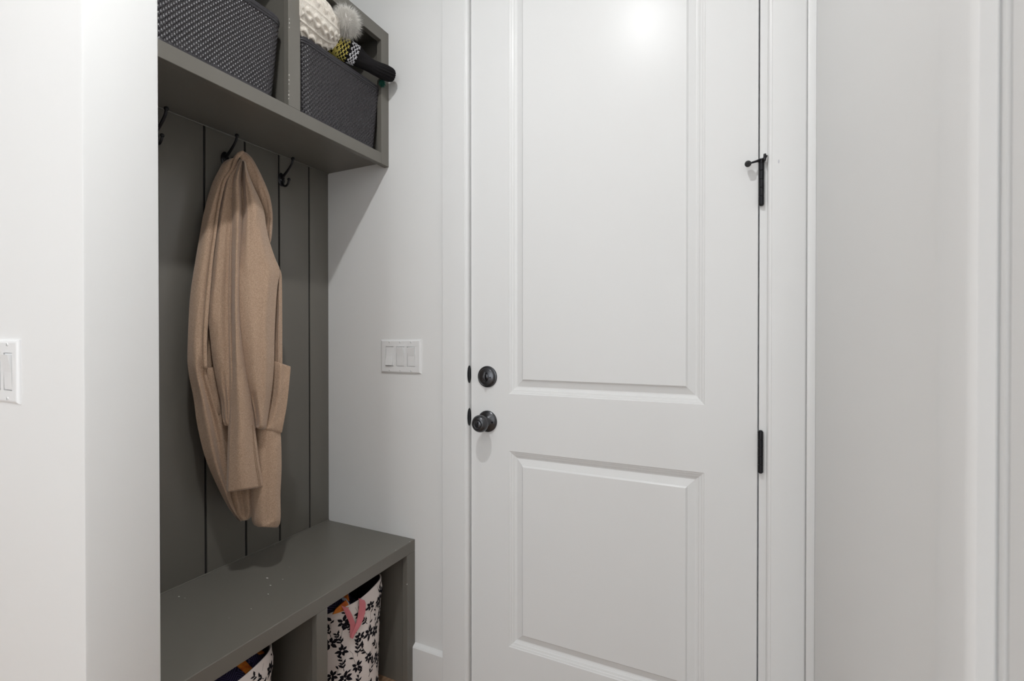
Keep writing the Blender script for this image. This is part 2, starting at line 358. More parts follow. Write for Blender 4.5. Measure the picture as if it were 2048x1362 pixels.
for z, lb in ((BZ + 0.006, 'black oval strike plate on the jamb beside the deadbolt'), (KZ + 0.010, 'black oval strike plate on the jamb beside the door knob')):
    tag(strike(z).build('strike_plate', M['black_metal'], None, 'a'), lb, 'strike plate', 'strike plates on the door jamb')
HX = 0.0402
def hinge(z0, z1, knuckles):
    b = MB(); n = len(knuckles) - 1; r = 0.0060
    for i in range(n):
        a = z0 + (z1 - z0) * knuckles[i]; c = z0 + (z1 - z0) * knuckles[i+1]
        b.lathe([(r - 0.0006, 0.0002), (r, 0.0008), (r, c - a - 0.0008), (r - 0.0006, c - a - 0.0002)], (HX, -0.0062, a), (0, 0, 1), n=20)
    b.lathe([(0.0001, -0.0025), (0.0035, -0.0018), (0.0045, 0), (0.0045, z1 - z0), (0.0038, z1 - z0 + 0.0018), (0.0001, z1 - z0 + 0.003)], (HX, -0.0062, z0), (0, 0, 1), n=16)
    b.box((HX - 0.0045, -0.004, z0), (HX + 0.0045, 0.0009, z1))
    return b
h1 = hinge(1.5185, 1.6225, (0, .2, .4, .6, .8, 1)).build('hinge', M['black_metal'], door, 'a'); h1['label'] = 'black hinge below the door stop'
h2 = hinge(0.8660, 0.9670, (0, .2, .4, .6, .8, 1)).build('hinge', M['black_metal'], door, 'a')
# hinge-pin door stop
b = MB(); b.lathe([(0.0068, 0), (0.0072, 0.001), (0.0072, 0.0075), (0.0068, 0.0085)], (HX, -0.0062, 1.6215), (0, 0, 1), n=20)
pb = at(1496, 327.5, 1, -0.026)
b.tube([(HX - 0.003, -0.010, 1.6265), (HX - 0.010, -0.016, 1.6235), (pb.x + 0.006, -0.024, pb.z + 0.0015), (pb.x, -0.026, pb.z)], [0.0042, 0.003, 0.0022, 0.0022], 10)
b.tube([(HX + 0.002, -0.010, 1.6240), (HX + 0.0075, -0.016, 1.6300), (HX + 0.0095, -0.018, 1.6345)], [0.0035, 0.0038, 0.0042], 10)
b.box((HX + 0.0035, -0.024, 1.6215), (HX + 0.0095, -0.012, 1.6370), bev=0.0015)
st = b.build('door_stop', M['black_metal'], door, 'a'); st['label'] = 'black hinge-pin door stop on the upper hinge'
b = MB(); b.lathe([(0.0065, -0.012), (0.0075, -0.010), (0.0075, 0.0), (0.0070, 0.002), (0.0040, 0.003), (0.0038, 0.0015), (0.0002, 0.0015)], (pb.x, -0.026, pb.z), (0.0, -1, -0.28), n=24)
b.build('bumper', M['rubber'], st, 'a')

# ------------------------------------------------------------------ door 2 in the right wall, near the camera
b = MB()
pf = [(0, 0), (-0.010, 0), (-0.0135, -0.0025), (-0.0140, -0.006), (-0.0140, -0.057), (-0.0130, -0.061), (-0.0095, -0.064), (0, -0.064)]
b.loft([[(XR + x, -0.838 + y, z) for x, y in pf] for z in (FLOOR, D2T + 0.01)])
struct(b.build('trim_6', M['trim'], smooth=True))
b = MB(); b.loft([[(XR + x, D2B - 0.08 - 0.0 + (-0.064 - y), z) for x, y in pf] for z in (FLOOR, D2T + 0.01)]); struct(b.build('trim_7', M['trim'], smooth=True))
b = MB(); b.box((XR - 0.014, D2B - 0.08, D2T + 0.01), (XR, -0.838, D2T + 0.08)); struct(b.build('trim_8', M['trim']))
b = MB(); b.box((XR + 0.002, D2A - 0.004, FLOOR), (XR + 0.12, D2A + 0.006, D2T + 0.02)); b.box((XR + 0.002, D2B - 0.02, FLOOR), (XR + 0.12, D2B, D2T + 0.02)); struct(b.build('trim_9', M['trim']))
b = MB()
b.box((XR + 0.003, D2B, FLOOR + 0.006), (XR + 0.045, D2A - 0.006, D2T), bev=0.002)
d2 = struct(b.build('door_2', M['door']))
b = MB(); b.lathe([(0.033, 0), (0.033, 0.004), (0.013, 0.01), (0.012, 0.03), (0.026, 0.045), (0.022, 0.06), (0.001, 0.064)], (XR + 0.003, D2B + 0.07, 0.97), (-1, 0, 0), n=32); b.build('door_knob', M['bronze'], d2, 'a')
b = MB()
for (ya, yc, za, zc) in ((-2.56, -2.50, 0.89, 2.31), (-1.95, -1.89, 0.89, 2.31), (-2.50, -1.95, 0.89, 0.95), (-2.50, -1.95, 2.25, 2.31)): b.box((XR - 0.006, ya, za), (XR + 0.06, yc, zc), bev=0.002)
w2 = struct(b.build('fill_window_2', M['trim']))  # unseen side window, added for low fill light from the right
b = MB(); b.box((XR + 0.030, -2.50, 0.95), (XR + 0.036, -1.95, 2.25)); b.build('pane', M['skyglass'], w2)

# ------------------------------------------------------------------ switches
def switch_plate(name, n, cx, cz, y, label):
    root = empty(name, (cx, y, cz), label, 'light switch')
    w2 = (0.0705 + 0.0460 * (n - 1)) / 2 + (0.0035 if n == 3 else 0); h2 = 0.057
    b = MB(); rings = []
    ops = [(-0.0460 * (n-1) / 2 + 0.0460 * k) for k in range(n)]
    # plate as strips around rocker openings
    f0 = -0.0062
    xs = [-w2 + 0.0055]
    for c in ops: xs += [c - 0.0172, c + 0.0172]
    xs += [w2 - 0.0055]
    zt = h2 - 0.0055
    for i in range(len(xs) - 1):
        if i % 2 == 1:
            b.add([(xs[i], f0, -zt), (xs[i+1], f0, -zt), (xs[i+1], f0, -0.0340), (xs[i], f0, -0.0340)], [(0,1,2,3)])
            b.add([(xs[i], f0, 0.0340), (xs[i+1], f0, 0.0340), (xs[i+1], f0, zt), (xs[i], f0, zt)], [(0,1,2,3)])
            r = [(xs[i], f0, -0.034), (xs[i+1], f0, -0.034), (xs[i+1], f0, 0.034), (xs[i], f0, 0.034)]
            b.loft([r, [(x, -0.001, z) for x, _, z in r]], cap=False)
        else: b.add([(xs[i], f0, -zt), (xs[i+1], f0, -zt), (xs[i+1], f0, zt), (xs[i], f0, zt)], [(0,1,2,3)])
    rr = lambda i, y: [(-w2+i, y, -h2+i), (w2-i, y, -h2+i), (w2-i, y, h2-i), (-w2+i, y, h2-i)]
    b.loft([rr(0, 0), rr(0, -0.0025), rr(0.001, -0.0038), rr(0.003, -0.0054), rr(0.0055, f0)], cap=False)
    pl = b.build('plate', M['plastic']); pl.parent = root
    for k, c in enumerate(ops):
        b = MB(); b.box((c - 0.0160, -0.0048, -0.0328), (c + 0.0160, -0.0005, 0.0328), bev=0.0006)
        o = b.build('switch_frame', M['plastic']); o.parent = root
        b = MB(); s = 1 if k % 3 != 1 else -1
        if n == 3 and k == 2: s = -1
        tp, bt = (-0.0115, -0.0055) if s < 0 else (-0.0055, -0.0115)
        x0, x1, z1 = c - 0.0148, c + 0.0148, 0.0305
        b.add([(x0, -0.002, -z1), (x1, -0.002, -z1), (x1, -0.002, z1), (x0, -0.002, z1), (x0, bt, -z1), (x1, bt, -z1), (x1, -0.0068, 0), (x0, -0.0068, 0), (x1, tp, z1), (x0, tp, z1)],
              [(0,1,2,3), (4,5,6,7), (7,6,8,9), (0,1,5,4), (3,2,8,9), (0,4,7,9,3), (1,5,6,8,2)])
        o = b.build('rocker', M['plastic']); o.parent = root
        for z in (0.0484, -0.0484):
            b = MB(); b.lathe([(0.0030, 0.0055), (0.0030, 0.0068), (0.0024, 0.0074), (0.0002, 0.0076)], (c, 0, z), n=16)
            o = b.build('screw', M['plastic'], None, 'a'); o.parent = root
            b = MB(); b.box((c - 0.0004, -0.00775, z - 0.0022), (c + 0.0004, -0.0070, z + 0.0022)); g = b.build('slot', M['gap']); g.parent = o
switch_plate('switch_plate', 3, (-1.1422 - 0.9719) / 2, 1.131, 0.0, 'white three-gang rocker switch plate between the grey locker and the door')
switch_plate('switch_plate', 2, -1.1545 - 0.0583, 1.1347, YF, 'white two-gang rocker switch plate at the left edge, on the near wall')

# ------------------------------------------------------------------ panelling behind the hooks
b = MB()
seams = [0.0, -0.0871, -0.2109, -0.333, -0.4582, -0.5820, -0.7040, YP]
for i in range(len(seams) - 1):
    a, c = seams[i+1] + (0.0034 if i < len(seams) - 2 else 0), seams[i] - (0.0034 if i > 0 else 0)
    b.box((XW - 0.009, a, 0.5), (XW, c, 1.83), bev=0.0012)
panel = b.build('wall_panelling', M['greige'], None, True)
tag(panel, 'dark greige vertical board panelling behind the hanging coat', 'wall panelling')
b = MB(); b.box((XW - 0.012, YP, 0.5), (XW - 0.0036, 0, 1.83)); o = b.build('groove_shade_backing', M['groove']); adopt(panel, o); o['label'] = 'black backing that paints the shade in the board grooves'
panel['label'] = 'dark greige vertical board panelling behind the hanging coat'

# ------------------------------------------------------------------ upper cubby cabinet
XC = -1.1098; ZB, ZT = 1.787, 2.248
cab = empty('cubby_cabinet', ((XW + XC) / 2, -0.41, ZB), 'greige wall cabinet with two open cubbies holding dark woven baskets', 'cabinet')
b = MB()      # face frame
YS = [0.0, -0.038, -0.3705, -0.4095, -0.742, YP]
zb, zt = ZB + 0.0375, ZT - 0.042
bv = 0.0012
for (a, c) in ((YS[1], YS[0]), (YS[3], YS[2]), (YS[5], YS[4])): b.box((XC - 0.019, a, zb if c != 0.0 and a != YP else ZB), (XC, c, zt if c != 0.0 and a != YP else ZT), bev=bv)
b.box((XC - 0.019, YS[4], ZB), (XC, -0.038, zb), bev=bv); b.box((XC - 0.019, YS[4], zt), (XC, -0.038, ZT), bev=bv)
ffb = b
b = MB(); b.box((XW, YP, ZB + 0.019), (XC - 0.019, 0, ZB + 0.0385)); sh = b.build('bottom_panel', M['greige'])
b = MB(); b.box((XW, YP, ZT - 0.019), (XC - 0.019, 0, ZT)); tp = b.build('top_panel', M['greige'])
b = MB(); b.box((XW, -0.019, ZB + 0.0385), (XC - 0.019, 0, ZT - 0.019)); s1 = b.build('side_panel', M['greige'])
b = MB(); b.box((XW, YP, ZB + 0.0385), (XC - 0.019, YP + 0.019, ZT - 0.019)); s2 = b.build('side_panel', M['greige'])
b = MB(); b.box((XW, -0.3995, ZB + 0.0385), (XC - 0.019, -0.3805, ZT - 0.019)); s3 = b.build('divider', M['greige'])
b = MB(); b.box((XW - 0.006, YP, ZB + 0.03), (XW, 0, ZT)); s4 = b.build('back_panel', M['greige'])
b = MB(); b.tube([(XW + 0.0018, YP, ZB + 0.0175), (XW + 0.0018, -0.001, ZB + 0.0175)], 0.0022, 8); s5 = b.build('caulk_bead', M['greige'])
random.seed(3)
for (u, v) in ((577.5, 38), (577.6, 46), (577.3, 55), (577, 150), (576.8, 160), (576.6, 168), (576.4, 182), (576.2, 190), (576.0, 197)):
    q = at(u + 1.2, v, 0, XC); ffb.sphere((XC + 0.0001, q.y, q.z), 0.0011 + random.random() * 0.0009, 4, (0.4, 0.7, 1.6), 1)
ff = ffb.build('face_frame', None, mats=[M['greige'], M['chip']])
adopt(cab, ff, sh, tp, s1, s2, s3, s4, s5)

# ------------------------------------------------------------------ bench
XB = -1.0003; ZH = 0.5125
ben = empty('storage_bench', ((XW + XB) / 2, -0.41, FLOOR), 'greige built-in bench with two open cubbies holding floral bins', 'bench')
b = MB(); b.box((XW, YP, ZH - 0.030), (XB - 0.0002, -0.0005, ZH), bev=0.0015); topb = b
yb = [0.0, -0.043, -0.382, -0.418, -0.757, YP]
b = MB(); b.box((XB - 0.019, YP, ZH - 0.039), (XB, 0, ZH - 0.0004), bev=0.0012)
for (a, c) in ((yb[1], yb[0]), (yb[3], yb[2]), (yb[5], yb[4])): b.box((XB - 0.019, a, FLOOR), (XB, c, ZH - 0.039), bev=0.0012)
q = at(814, 1168.5, 0, XB); b.sphere((XB, q.y, q.z), 0.0018, 5, (0.4, 1, 1), 1)
fr = b.build('face_frame', None, mats=[M['greige'], M['chip']])
b = MB(); b.box((XW, -0.034, FLOOR), (XB - 0.019, 0, ZH - 0.030)); r1 = b.build('side_panel', M['greige'])
b = MB(); b.box((XW, YP, FLOOR), (XB - 0.019, YP + 0.05, ZH - 0.030)); r2 = b.build('side_panel', M['greige'])
b = MB(); b.box((XW, -0.4095, FLOOR), (XB - 0.019, -0.3905, ZH - 0.030)); r3 = b.build('divider', M['greige'])
b = MB(); b.box((XW - 0.006, YP, FLOOR), (XW, 0, ZH - 0.02)); r4 = b.build('back_panel', M['greige'])
b = MB(); b.tube([(XW + 0.0015, YP, ZH + 0.0012), (XW + 0.0015, -0.001, ZH + 0.0012)], 0.0019, 8); r5 = b.build('caulk_bead', M['greige'])
random.seed(5)
for (u, v, s) in ((541, 1170.5, 1.6), (536.5, 1188, 1.3), (534.5, 1156, 2.0), (565.5, 1158.5, 1.1), (502.5, 1217.5, .9), (578.5, 1134, .6), (458, 1236, .6), (358, 1193, 1.5), (370, 1196, .8), (549.5, 1090.5, .8), (456.5, 1134, .7), (819.5, 1083.5, 1.2), (794, 1101, 1.0)):
    q = at(u, v, 2, ZH); 
    if q.x > XB - 0.001: q.x = XB - 0.003
    topb.sphere((q.x, q.y, ZH), 0.0012 * s, 4, (1.7, 0.8, 0.25), 1)
top = topb.build('bench_top', None, mats=[M['greige'], M['chip']])
adopt(ben, top, fr, r1, r2, r3, r4, r5)

# ------------------------------------------------------------------ coat hooks
def hook_root(y, z, label):
    root = empty('coat_hook', (XW, y, z), label, 'coat hook', 'black hooks in a row on the panelling')
    b = MB(); b.lathe([(0.0115, 0), (0.0115, 0.0015), (0.0100, 0.0035), (0.0060, 0.0052), (0.0005, 0.0056)], (0, 0, 0), (1, 0, 0), n=32)
    for v in b.v: v.z *= 1.95; v.y *= 1.10
    pl = b.build('back_plate', M['black_metal'], None, 'a'); pl.parent = root
    up = cr([(0.003, 0, 0.006), (0.014, 0, 0.013), (0.030, 0, 0.025), (0.043, 0, 0.037), (0.051, 0, 0.047), (0.055, 0, 0.058)], 4)
    b = MB(); b.tube(up, [0.0048 - 0.0014 * math.sin(PI * 0.5 * min(1, i / (len(up)-1) * 1.4)) for i in range(len(up))], 14); b.sphere((0.0555, 0, 0.0605), 0.0060, 12)
    o = b.build('upper_prong', M['black_metal'], None, 'all'); o.parent = root
    lo = cr([(0.002, 0, -0.006), (0.006, 0, -0.015), (0.014, 0, -0.0225), (0.024, 0, -0.0235), (0.032, 0, -0.0175), (0.036, 0, -0.007)], 4)
    b = MB(); b.tube(lo, [0.0042 - 0.0010 * min(1, i / (len(lo)-1) * 1.3) for i in range(len(lo))], 14); b.sphere((0.0368, 0, -0.0045), 0.0054, 12)
    o = b.build('lower_prong', M['black_metal'], None, 'all'); o.parent = root
    for dy in (-0.0058, 0.0062):
        b = MB(); b.lathe([(0.0026, 0.0035), (0.0024, 0.0058), (0.0004, 0.0062)], (0, dy, -0.001 + dy * 0.2), (1, 0, 0), n=14)
        o = b.build('screw', M['bronze'], None, 'a'); o.parent = root
    return root
hk = hook_root(-0.2025, 1.7245, 'black double coat hook with nothing on it, right of the tan coat')
hk2 = copy_tree(hk); hk2.location = (XW, -0.3975, 1.7275); hk2['label'] = 'black double coat hook carrying the tan coat'
hk3 = copy_tree(hk); hk3.location = (XW, -0.5900, 1.7245); hk3['label'] = 'black double coat hook half hidden by the near wall edge, left of the tan coat'

# ------------------------------------------------------------------ camel coat
coat = empty('wool_coat', (XW + 0.04, -0.39, 1.74), 'long camel tan wool coat hanging by its collar from the middle hook', 'coat')
def smooth_noise(x, seed):
    return math.sin(x * 1.7 + seed) * 0.5 + math.sin(x * 3.1 + seed * 2.3) * 0.3 + math.sin(x * 5.3 + seed * 0.7) * 0.2
def hang(v):        # the bulk of the coat stands further off the wall the lower it hangs
    t = min(1, max(0, (v - 330) / 420)); return 0.062 * t * t * (3 - 2 * t)
def cloth(name, rows, thick=0.012, n=26, steps=5, folds=(), seed=0, bulge=0.012, mt='coat', label=None, round_end=True, wall=False):
    """rows: (vL,uL,offL, vR,uR,offR) down the garment; a closed soft shell with real thickness"""
    R = cr([tuple(r) for r in rows], steps); N = len(R); rings = []
    for i, (vL, uL, oL, vR, uR, oR) in enumerate(R):
        q = i / (N - 1); front = []; back = []; uc = (uL + uR) / 2
        for j in range(n + 1):
            t = j / n; tt = t
            u = uL + (uR - uL) * tt; v = vL + (vR - vL) * tt
            env = max(0.0, math.sin(PI * t)) ** 0.6 if 0 < t < 1 else 0
            off = oL + (oR - oL) * t + bulge * math.sin(PI * t) + hang(v)
            for (tc, wd, dp, q0, q1, dr) in folds:       # crease centre, width, depth, from, to, drift
                if q0 <= q <= q1:
                    e = max(0.0, math.sin(PI * (q - q0) / (q1 - q0))) ** 0.5
                    x = (t - tc - dr * (q - q0)) / wd
                    off += dp * math.exp(-x * x) * e * env
            off += 0.0018 * env * smooth_noise(q * 9 + t * 3, seed)
            p = at(u, v, 0, XW + max(off, 0.004))
            front.append(p)
            th = thick * (0.25 + 0.75 * math.sqrt(max(0, 1 - (2*t-1)**4)))
            if wall: bo = max(0.004, min(off - 0.003, 0.006 + 0.22 * off))
            else: bo = max(0.002, off - th)
            w_ = at(u + (uc - u) * 0.12, v, 0, XW + bo) if wall else Vector((XW + bo, p.y, p.z))
            w_.y += (p.y * 0 + (0.003 if t < 0.5 else -0.003) * (abs(2*t-1)))
            back.append(w_)
        rings.append(front + back[::-1])
    if round_end:
        for (k, k2, f) in ((0, 1, 0.5), (N - 1, N - 2, 0.5)):
            m_ = n + 1; r = rings[k]
            for j in range(m_):
                a, c = r[j], r[2*m_-1-j]; mid = (a + c) / 2
                r[j] = a.lerp(mid, f); r[2*m_-1-j] = c.lerp(mid, f)
    b = MB(); b.loft(rings)
    o = b.build(name, M[mt], None, 'all'); adopt(coat, o)
    mod = o.modifiers.new('sub', 'SUBSURF'); mod.levels = 1; mod.render_levels = 1
    if label: o['label'] = label
    return o
cloth('body', [(318,472,.020,318,497,.045), (350,445,.014,350,518,.060), (421,416,.010,421,536,.075), (500,402,.010,500,541,.085), (574,390,.010,574,555,.095), (680,384,.010,680,557,.10), (740,384,.010,740,556,.10), (800,394,.010,800,553,.10), (850,402,.010,850,552,.095), (919,420,.010,919,550,.09), (984,448,.012,984,540,.08), (1010,462,.015,1010,520,.06)], wall=True, bulge=0.0)
cloth('back_hem', [(600,412,.010,600,445,.020), (660,410,.010,660,460,.025), (737,411,.012,737,480,.040), (860,425,.034,860,505,.065), (930,448,.036,930,508,.066), (984,456,.038,984,509,.066), (1010,463,.038,1010,507.5,.064), (1027,468,.038,1026,506.5,.062), (1036,474,.038,1035,502,.058), (1042,480,.038,1041,494,.05)], thick=0.01, folds=((.45, .12, -.012, .2, .9, .1), (.8, .1, .008, .1, 1, 0)), seed=2)
lp = [(316,462,.050,314,474,.060), (324,447,.044,326,469,.062), (340,437,.040,339,464,.064), (370,423,.036,368,448,.064), (421,408.5,.030,421,436,.062), (462,400.5,.028,462,430.5,.062), (515,391.5,.026,515,423,.060), (574,382,.024,574,417,.060), (618,378,.022,618,413,.060), (680,375.3,.022,680,409.5,.060), (737,375.4,.022,737,412,.062), (799,387,.022,799,428,.060), (851,394,.022,851,443,.058), (919,411,.024,919,454,.054), (984,440,.026,984,461,.048), (1020,461,.030,1020,471,.046), (1043,481,.034,1043,485,.040)]
cloth('front_panel', lp, thick=0.012, folds=((.70, .16, -.016, .60, .86, .10), (.45, .22, .008, .55, .95, .05)), seed=1, bulge=0.014, label='left front with a long lapel edge')
# rolled edge of the lapel, double stitched
edge = cr([(486,304,.066), (479,308,.068), (472,317,.068), (464,339,.070), (450,359,.069), (443,386,.068), (436,421,.067), (430.5,462,.066), (423,515,.065), (417,574,.065), (413,618,.065), (409.5,680,.064), (410.5,737,.066)], 6)
b = MB(); pts = [at(u, v, 0, XW + o + hang(v)) for u, v, o in edge]
b.tube(pts, [0.0048 + 0.0012 * math.sin(i * 0.13) for i in range(len(pts))], 12)
e_ = b.build('lapel_edge', M['coat'], None, 'all')
b = MB(); b.tube([at(u - 3.4, v + 1, 0, XW + o + 0.0030 + hang(v)) for u, v, o in edge[6:]], 0.0007, 6); s_ = b.build('stitching', M['stitch'], None, 'all'); adopt(coat, e_, s_)
cloth('collar', [(303,479,.056,303,489,.058), (307,474,.060,308,497,.064), (318,481,.066,318,506,.070), (334,489,.070,334,515,.076), (352,498.5,.074,352,524,.082), (375,509,.078,375,534,.088), (400,520,.080,396,541,.092), (430,527.5,.080,425,545.5,.094), (456,529,.080,450,545.5,.094), (474,534,.080,470,544,.092), (487,539,.082,486,541.5,.088)], thick=0.010, folds=((.8, .18, .006, 0, 1, 0),), seed=4, bulge=0.006, label='upturned collar looped over the hook')
cloth('inner_front', [(318,478,.066,318,484,.070), (335,466,.060,335,480,.074), (359,451,.058,359,472,.078), (421,437,.056,421,466,.080), (462,432,.055,462,466,.082), (515,425,.054,515,466,.084), (574,419,.054,574,466,.085), (618,414,.052,618,466,.086), (660,418,.054,660,466,.088), (722,425,.056,722,465,.090), (765,433,.058,765,464,.090), (808,442.5,.060,808,463,.090), (838,446,.062,840,461.5,.088), (851,450,.064,853,461,.084)], thick=0.013, folds=((.25, .12, .007, .1, .6, -.1), (.72, .14, -.007, .2, .8, 0), (.5, .10, -.008, .72, .95, .1)), seed=5, bulge=0.012)
cloth('sleeve', [(318,480,.074,318,489,.076), (345,470,.078,345,484,.084), (372,465,.080,372,483,.088), (421,464,.084,421,485,.094), (515,464,.088,515,483,.100), (618,464,.092,618,482,.104), (680,463.5,.094,680,486.5,.108), (737,463,.096,737,493,.112), (783,462,.098,783,501,.116), (857,460,.098,857,511.5,.118), (922,457.5,.096,919,519,.118), (965,456,.094,955,525.5,.116), (986.5,455.5,.092,975,528.7,.114)], thick=0.026, folds=((.3, .2, .006, .3, 1, .1), (.85, .1, -.005, 0, .6, 0)), seed=6, bulge=0.020, label='long empty sleeve hanging at the centre')
b = MB()
for du in (6.5, 9.5):
    pts = [at(u - du, v, 0, XW + o + hang(v)) for u, v, o in cr([(511,850,.1235), (519,919,.1245), (525.5,955,.1225), (528,972,.1215)], 5)]
    b.tube(pts, 0.0006, 6)
s_ = b.build('seam', M['stitch'], None, 'all'); adopt(coat, s_)
cloth('sleeve', [(320,487,.080,320,491,.082), (345,487,.088,345,497,.092), (372,487.5,.094,372,508,.100), (400,488,.098,400,521,.108), (424,488,.100,424,529.5,.114), (456,486,.102,456,534,.118), (485,484,.104,483,540.5,.122), (521,480,.106,517,552,.128), (547,478.5,.108,541,561.5,.132), (575,478,.110,572,556.5,.134), (618,479,.112,618,553,.136), (660,482,.114,660,551,.136), (722,489.6,.116,722,549.7,.136), (765,496,.118,765,546.5,.134), (796,502.5,.118,796,542.5,.130), (830,509.5,.118,830,537.5,.126), (855,512,.116,861,532.7,.122)], thick=0.034, folds=((.12, .10, .010, 0, .5, .05), (.5, .16, -.006, .35, .95, .06), (.75, .12, .007, .3, .9, -.1), (.1, .12, -.012, .85, 1, .1)), seed=7, bulge=0.026, label='wide shoulder and shorter folded sleeve on the right')
cloth('side_panel', [(535,548,.10,538,560,.115), (548,550,.102,548,563.5,.118), (575,549,.104,575,564.5,.12), (620,548,.104,620,564.8,.12), (680,546,.104,680,565,.12), (730,546,.104,733,565,.12), (790,540,.10,790,562,.115)], thick=0.03, folds=((.6, .15, .005, 0, 1, 0),), seed=8, bulge=0.006)
cloth('pocket_flap', [(719,540,.108,733,581,.138), (723,540,.110,737,582,.142), (760,539,.110,765,579.5,.144), (800,536,.108,804,575.5,.142), (835,526,.106,840,569.5,.138), (858,512,.100,868,564.2,.132)], thick=0.016, folds=((.55, .15, .006, 0, 1, -.1),), seed=9, bulge=0.008, label='square pocket flap jutting out on the right')
cloth('lower_panel', [(835,502,.080,838,560,.118), (860,504,.082,866,562.5,.124), (888,505,.084,888,563.8,.126), (937,505,.086,937,564.5,.126), (987,506,.086,987,562.3,.124), (1030,508,.086,1030,562.8,.122), (1046,509.5,.086,1047,561,.118), (1055,516,.088,1056,555,.112)], thick=0.030, folds=((.5, .16, -.005, 0, 1, -.1), (.85, .12, .005, .2, 1, 0)), seed=10, bulge=0.020)
cloth('pocket_welt', [(734,409,.040,735,432,.046), (740,409,.043,741,432,.048), (790,417,.042,792,440,.046), (830,428,.040,832,446,.046)], thick=0.008, n=12, seed=11, bulge=0.004)

# ------------------------------------------------------------------ woven baskets
def rrect(cx, cy, hx, hy, r, n):
    """n points evenly along a rounded rectangle"""
    segs = []; P = []
    for k, (sx, sy) in enumerate(((1, 1), (-1, 1), (-1, -1), (1, -1))):
        for i in range(9):
            a = PI / 2 * k + PI / 2 * i / 8; P.append((cx + sx * (hx - r) + r * math.cos(a), cy + sy * (hy - r) + r * math.sin(a)))
    P.append(P[0]); L = [0]
    for i in range(len(P)-1): L.append(L[-1] + math.hypot(P[i+1][0]-P[i][0], P[i+1][1]-P[i][1]))
    out = []; j = 0
    for k in range(n):
        s = L[-1] * k / n
        while L[j+1] < s: j += 1
        t = (s - L[j]) / max(1e-9, L[j+1]-L[j]); a, c = P[j], P[j+1]
        dx, dy = c[0]-a[0], c[1]-a[1]; l = math.hypot(dx, dy) or 1
        out.append((a[0]+dx*t, a[1]+dy*t, dy/l, -dx/l))
    return out
HX_T, HY_T, HX_B, HY_B, BH = 0.122, 0.168, 0.112, 0.151, 0.222
def basket(label, loc):
    root = empty('woven_basket', loc, label, 'basket', 'dark woven baskets in the wall cabinet')
    cols, rws, su, sv = 196, 31, 4, 3
    n = cols * su; m = rws * sv; vs = []; fs = []
    z0, z1 = 0.008, BH - 0.016
    T = rrect(0, 0, HX_T, HY_T, 0.030, n); B = rrect(0, 0, HX_B, HY_B, 0.028, n)
    for j in range(m + 1):
        q = j / m; z = z0 + (z1 - z0) * q; row = (j / sv)
        for i in range(n):
            a, c = B[i], T[i]; x = a[0]+(c[0]-a[0])*q; y = a[1]+(c[1]-a[1])*q; nx, ny = c[2], c[3]
            ci = i / su; k = int(ci); fu = ci - k; fv = row - int(row)
            h = 0.0034 * math.sin(PI * fu) * (0.5 + 0.5 * math.cos(PI * (row * 1.0 + k)))
            vs.append((x + nx * h, y + ny * h, z + 0.0015 * math.sin(PI * k) ))
    for j in range(m):
        for i in range(n):
            k = i // su
            if i % su in (0,) and (j % sv == 0) and ((j // sv + k) % 2 == 1): continue
            i2 = (i + 1) % n
            fs.append((j*n+i, j*n+i2, (j+1)*n+i2, (j+1)*n+i))
    wv = link('weave', vs, fs, M['basket'], root, True)
    sm = wv.modifiers.new('solid', 'SOLIDIFY'); sm.thickness = 0.0018; sm.offset = -1
    b = MB()
    for (z, r, e) in ((BH - 0.015, 0.0042, 0.0), (BH - 0.0085, 0.0045, 0.0005), (BH - 0.003, 0.0042, 0.0)):
        P = rrect(0, 0, HX_T + e, HY_T + e, 0.030, 140)
        b.loft([[(x + nx * r * math.cos(t), y + ny * r * math.cos(t), z + r * math.sin(t)) for t in [2*PI*k/8 for k in range(8)]] for x, y, nx, ny in P + [P[0]]], cap=False)
    b.build('rim', M['basket_rim'], root, 'all')
    b = MB()
    P = rrect(0, 0, HX_B + 0.0005, HY_B + 0.0005, 0.028, 120)
    b.loft([[(x + nx * 0.0035 * math.cos(t), y + ny * 0.0035 * math.cos(t), 0.0058 + 0.0058 * math.sin(t)) for t in [2*PI*k/8 for k in range(8)]] for x, y, nx, ny in P + [P[0]]], cap=False)
    P2 = rrect(0, 0, HX_B - 0.002, HY_B - 0.002, 0.026, 60)
    b.loft([[(x, y, z) for x, y, _, _ in P2] for z in (0.0003, 0.004)])
    b.build('base', M['basket_rim'], root, True)
    return root
SH = ZB + 0.0385
bk = basket('dark woven basket heaped with knit hats in the right cubby', (-1.120 - HX_T, -0.194, SH))
bk2 = copy_tree(bk); bk2.location = (-1.1165 - HX_T, -0.5895, SH); bk2['label'] = 'dark woven basket in the left cubby, next to the white wall end'

